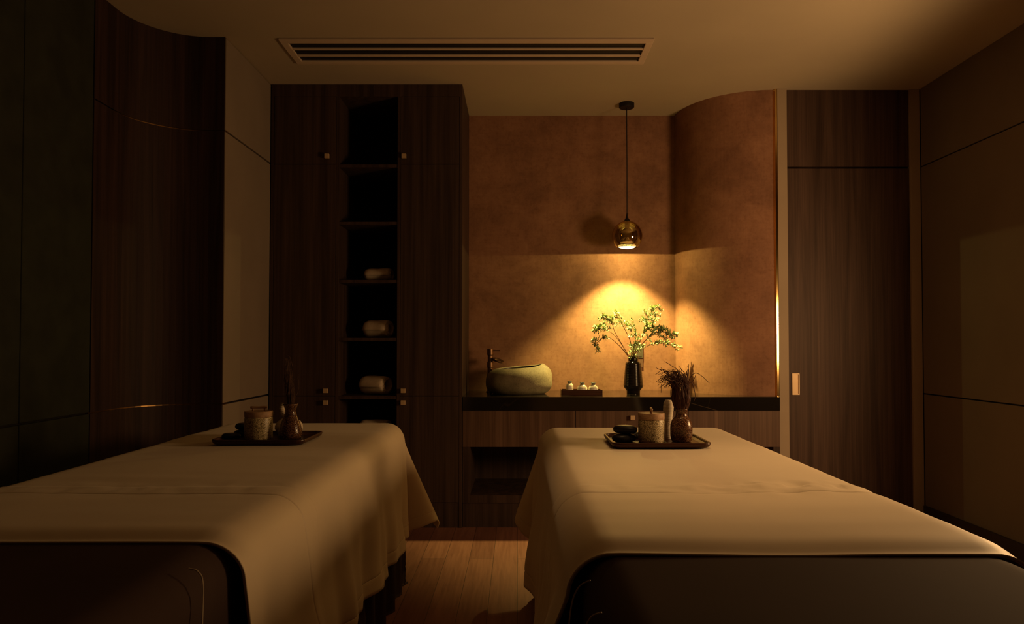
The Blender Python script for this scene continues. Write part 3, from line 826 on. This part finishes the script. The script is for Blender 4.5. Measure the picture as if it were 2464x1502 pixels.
pebble(at(554, 0, 2.67).x, 2.685, ZI, .036, .031, .022, 20, 'lone flat black massage stone at the left end of the left tray', 4)
pebble(at(586, 0, 2.75).x, 2.76, ZI, .036, .032, .026, 0, 'lower black massage stone of the pair behind the left gold jar', 5)
pebble(at(587, 0, 2.75).x, 2.76, ZI + .0265, .034, .030, .026, 40, 'upper black massage stone of the pair behind the left gold jar', 6)

def jar(x, y, r, hb, hl, rz, lab):
    t = thing('lidded_jar', lab, 'jar', (x, y, ZI), 'gold crackle jars with wooden lids', R(rz))
    obj('jar_body', lathe(B(), [(0, 0), (r * .93, 0), (r * .985, .003), (r, .010), (r, hb - .006), (r * .97, hb), (0, hb)], seg=56), 'goldcrackle', t, smooth=False, local=True, bevel=.001)
    obj('jar_lid', lathe(B(), [(0, hb), (r * .96, hb), (r * .96, hb + .0005), (r * 1.0, hb + .001), (r * 1.01, hb + hl - .002), (r * .99, hb + hl), (r * .93, hb + hl + .0005), (r * .91, hb + hl - .001), (0, hb + hl - .001)], seg=56), 'lid', t, smooth=False, local=True, bevel=.0008)
    lid = t.children[-1]
    b = B(); zt_ = hb + hl
    for s in (-.021, .021): tube(b, [(s, 0, zt_ - .002), (s, 0, zt_ + .012)], .0032, 8)
    tube(b, [(-.030, 0, zt_ + .013), (-.022, 0, zt_ + .0138), (0, 0, zt_ + .013), (.020, 0, zt_ + .0142), (.030, 0, zt_ + .0135)], [.0045, .0050, .0042, .0050, .0044], 12)
    obj('lid_handle', b, 'lid', lid, smooth=True, local=True)
    for p in t.children:
        if p.name.startswith('jar_'):
            for q in p.data.polygons: q.use_smooth = len(q.vertices) == 4
    return t
jar(at(1567, 0, 2.60).x, 2.605, .0475, .082, .024, 82, 'gold crackle jar with pale wooden lid on the right bed tray')
jar(at(623, 0, 2.68).x, 2.685, .0510, .083, .022, 8, 'gold crackle jar with pale wooden lid on the left bed tray')

# vases and dried plants on the trays
v2 = Vector((at(1639, 0, 2.61).x, 2.615, ZI))
pr = [(0, 0), (.032, 0), (.036, .004), (.0395, .020), (.0405, .045), (.039, .062), (.034, .078), (.026, .089), (.0215, .095), (.0205, .105), (.0225, .116), (.0240, .119), (.0225, .120), (.0195, .117), (.018, .10), (0, .09)]
tag(obj('ceramic_vase', lathe(B(), pr, v2, 44), 'brownglaze', smooth=True, origin=v2), 'speckled brown bottle vase with round body on the right tray', 'vase')
v3 = Vector((at(699.5, 0, 2.69).x, 2.695, ZI))
pr = [(0, 0), (.036, 0), (.040, .003), (.0435, .014), (.0430, .028), (.036, .056), (.024, .085), (.0195, .100), (.0200, .110), (.0260, .126), (.0285, .131), (.027, .132), (.018, .112), (0, .10)]
tag(obj('ceramic_vase', lathe(B(), pr, v3, 44), 'brownglaze', smooth=True, origin=v3), 'speckled brown cone vase with flared lip on the left tray', 'vase')
# right: thick bundle of dried roots that fans over at the top
rnd = random.Random(3); bm = B(); D = 2.615; top2 = v2 + Vector((0, 0, .118))
for k in range(230):
    a = rnd.uniform(0, 2 * PI); r0 = .015 * math.sqrt(rnd.random()); r1 = .033 * math.sqrt(rnd.uniform(.25, 1))
    hh = rnd.uniform(.10, .155); lean = rnd.uniform(-1, .35)
    p0 = top2 + Vector((r0 * math.cos(a), r0 * math.sin(a), -.025))
    p1 = top2 + Vector((r1 * math.cos(a), r1 * math.sin(a), .030))
    p2 = top2 + Vector((r1 * math.cos(a) * .95 - .004, r1 * math.sin(a) * .95, hh * .68))
    p3 = p2 + Vector((lean * .035, rnd.uniform(-.02, .02), hh * .27 + lean * .004))
    pts = [p0, p1, (p1 + p2) / 2 + Vector((rnd.uniform(-.005, .005), rnd.uniform(-.005, .005), 0)), p2, p3]
    if lean < -.55: pts.append(p3 + Vector((-.03 * abs(lean), rnd.uniform(-.01, .01), rnd.uniform(-.022, .008))))
    P = smoothpath(pts, 5); r = rnd.uniform(.0008, .0019)
    tube(bm, P, [r * (1 - .5 * i / len(P)) for i in range(len(P))], 5)
def strand(pts, r=.0017):
    P = smoothpath([p if isinstance(p, Vector) else at(*p) for p in pts], 7)
    tube(bm, P, [r * (1 - .45 * i / len(P)) for i in range(len(P))], 6)
for pts in ([(1637, 960, D), (1640, 925, 2.60), (1632, 893, 2.59), (1615, 880, 2.58), (1599, 870, 2.58)],
            [(1632, 960, D), (1630, 915, 2.59), (1612, 897, 2.57), (1595, 893, 2.57), (1578, 885, 2.56)],
            [(1634, 950, D), (1628, 910, 2.58), (1605, 900, 2.57), (1590, 885, 2.57)],
            [(1634, 940, D), (1625, 902, 2.6), (1610, 905, 2.6), (1597, 908, 2.6), (1589, 918, 2.6)],
            [(1632, 930, D), (1617, 907, 2.6), (1603, 908, 2.6), (1592, 922, 2.6), (1590, 945, 2.6)],
            [(1650, 975, D), (1655, 935, 2.60), (1659, 912, 2.59), (1672, 898, 2.58), (1688, 905, 2.57), (1706, 922, 2.56)],
            [(1648, 970, D), (1655, 930, 2.62), (1668, 915, 2.62), (1674, 902, 2.62)],
            [(1646, 970, D), (1652, 925, 2.62), (1655, 895, 2.63), (1657, 877, 2.63)],
            [(1650, 965, D), (1653, 920, 2.62), (1657, 895, 2.6), (1654, 880, 2.6)],
            [(1650, 960, D), (1656, 925, 2.6), (1664, 921, 2.6), (1670, 938, 2.6), (1672, 955, 2.6), (1668, 967, 2.6)],
            [(1640, 950, D), (1648, 905, 2.62), (1640, 890, 2.62), (1632, 880, 2.62)],
            [(1632, 960, D), (1622, 915, 2.6), (1618, 935, 2.6), (1620, 960, 2.6)]):
    strand(pts)
tag(obj('dried_plant', bm, 'twig', smooth=True, origin=top2), 'thick bundle of dried dark red roots fanning from the right tray vase', 'dried plant')
# left: slim pale plume
rnd = random.Random(5); bm = B(); D = 2.695; top3 = v3 + Vector((0, 0, .130))
for k in range(130):
    a = rnd.uniform(0, 2 * PI); r0 = .010 * math.sqrt(rnd.random()); r1 = .017 * math.sqrt(rnd.random()); hh = rnd.uniform(.07, .175)
    p0 = top3 + Vector((r0 * math.cos(a), r0 * math.sin(a), -.02)); lean = -.006 - .02 * (hh / .17)
    pts = [p0, top3 + Vector((r1 * math.cos(a), r1 * math.sin(a), .03)), top3 + Vector((r1 * math.cos(a + .8) + lean * .4, r1 * math.sin(a + .8), hh * .6)),
           top3 + Vector((r1 * .7 * math.cos(a + 1.6) + lean * .6 + rnd.uniform(-.004, .004), r1 * .6 * math.sin(a + 1.6), hh))]
    P = smoothpath(pts, 5); r = rnd.uniform(.0005, .0010); tube(bm, P, [r * (1 - .5 * i / len(P)) for i in range(len(P))], 4)
for pts in ([(699, 930, D), (705, 890, D), (700, 866, D), (695, 856, D), (686, 858, D)], [(697, 920, D), (690, 880, D), (688, 862, D)],
            [(697, 960, D), (705, 918, D), (720, 908, D), (733, 900, D)], [(705, 965, D), (717, 945, D), (720, 920, D), (716, 908, D)],
            [(695, 930, D), (684, 917, D), (681, 905, D)], [(697, 930, D), (690, 903, D), (680, 900, D)]):
    strand(pts, .0009)
tag(obj('dried_plant', bm, 'twig_pale', smooth=True, origin=top3), 'slim upright plume of fine dried roots in the left tray vase', 'dried plant')

# herbal compresses
def compress_ball(c, lab):
    t = thing('herbal_compress', lab, 'herbal compress', c)
    prof = [(0, 0), (.028, .001), (.045, .010), (.053, .026), (.052, .038), (.044, .052), (.030, .062), (.018, .069)]
    def fn(p, a):
        k = 1 + .02 * math.sin(9 * a + 60 * p.z) * (p.z / .07); return Vector((p.x * k, p.y * k, p.z))
    obj('compress_ball', lathe(B(), prof, seg=48, fn=fn), 'cloth_white', t, smooth=True, local=True)
    P = smoothpath([(0, 0, .064), (-.018, 0, .082), (-.028, 0, .103), (-.022, 0, .123)], 12)
    obj('twisted_handle', tube(B(), P, [.014 + .0010 * math.sin(i * 1.6) - .006 * i / len(P) for i in range(len(P))], 16), 'cloth_white', t, smooth=True, local=True)
compress_ball((at(696, 0, 2.80).x, 2.805, ZI), 'white round herbal compress standing behind the cone vase')
t = thing('herbal_compress', 'tall white cloth-wrapped herbal compress between jar and vase', 'herbal compress', (at(1606, 0, 2.69).x, 2.695, ZI))
P = smoothpath([(0, 0, .0), (0, 0, .02), (-.001, 0, .055), (.001, 0, .08), (.003, 0, .11), (.005, 0, .145)], 14); n = len(P)
rad = []
for i in range(n):
    u = i / (n - 1); r = .0185 - .0035 * math.exp(-((u - .42) / .12) ** 2) + .0003 * math.sin(u * 90) + .0010 * math.sin(u * 17)
    if u > .94: r *= 1 - (u - .94) * 4
    rad.append(r)
obj('compress_roll', tube(B(), P, rad, 24), 'cloth_white', t, smooth=True, local=True)
obj('cord_binding', tube(B(), [(.0165 * math.cos(k * .5), .0165 * math.sin(k * .5), .052 + .010 * k / 50) for k in range(50)], .0011, 5), 'cloth_white', t, local=True)
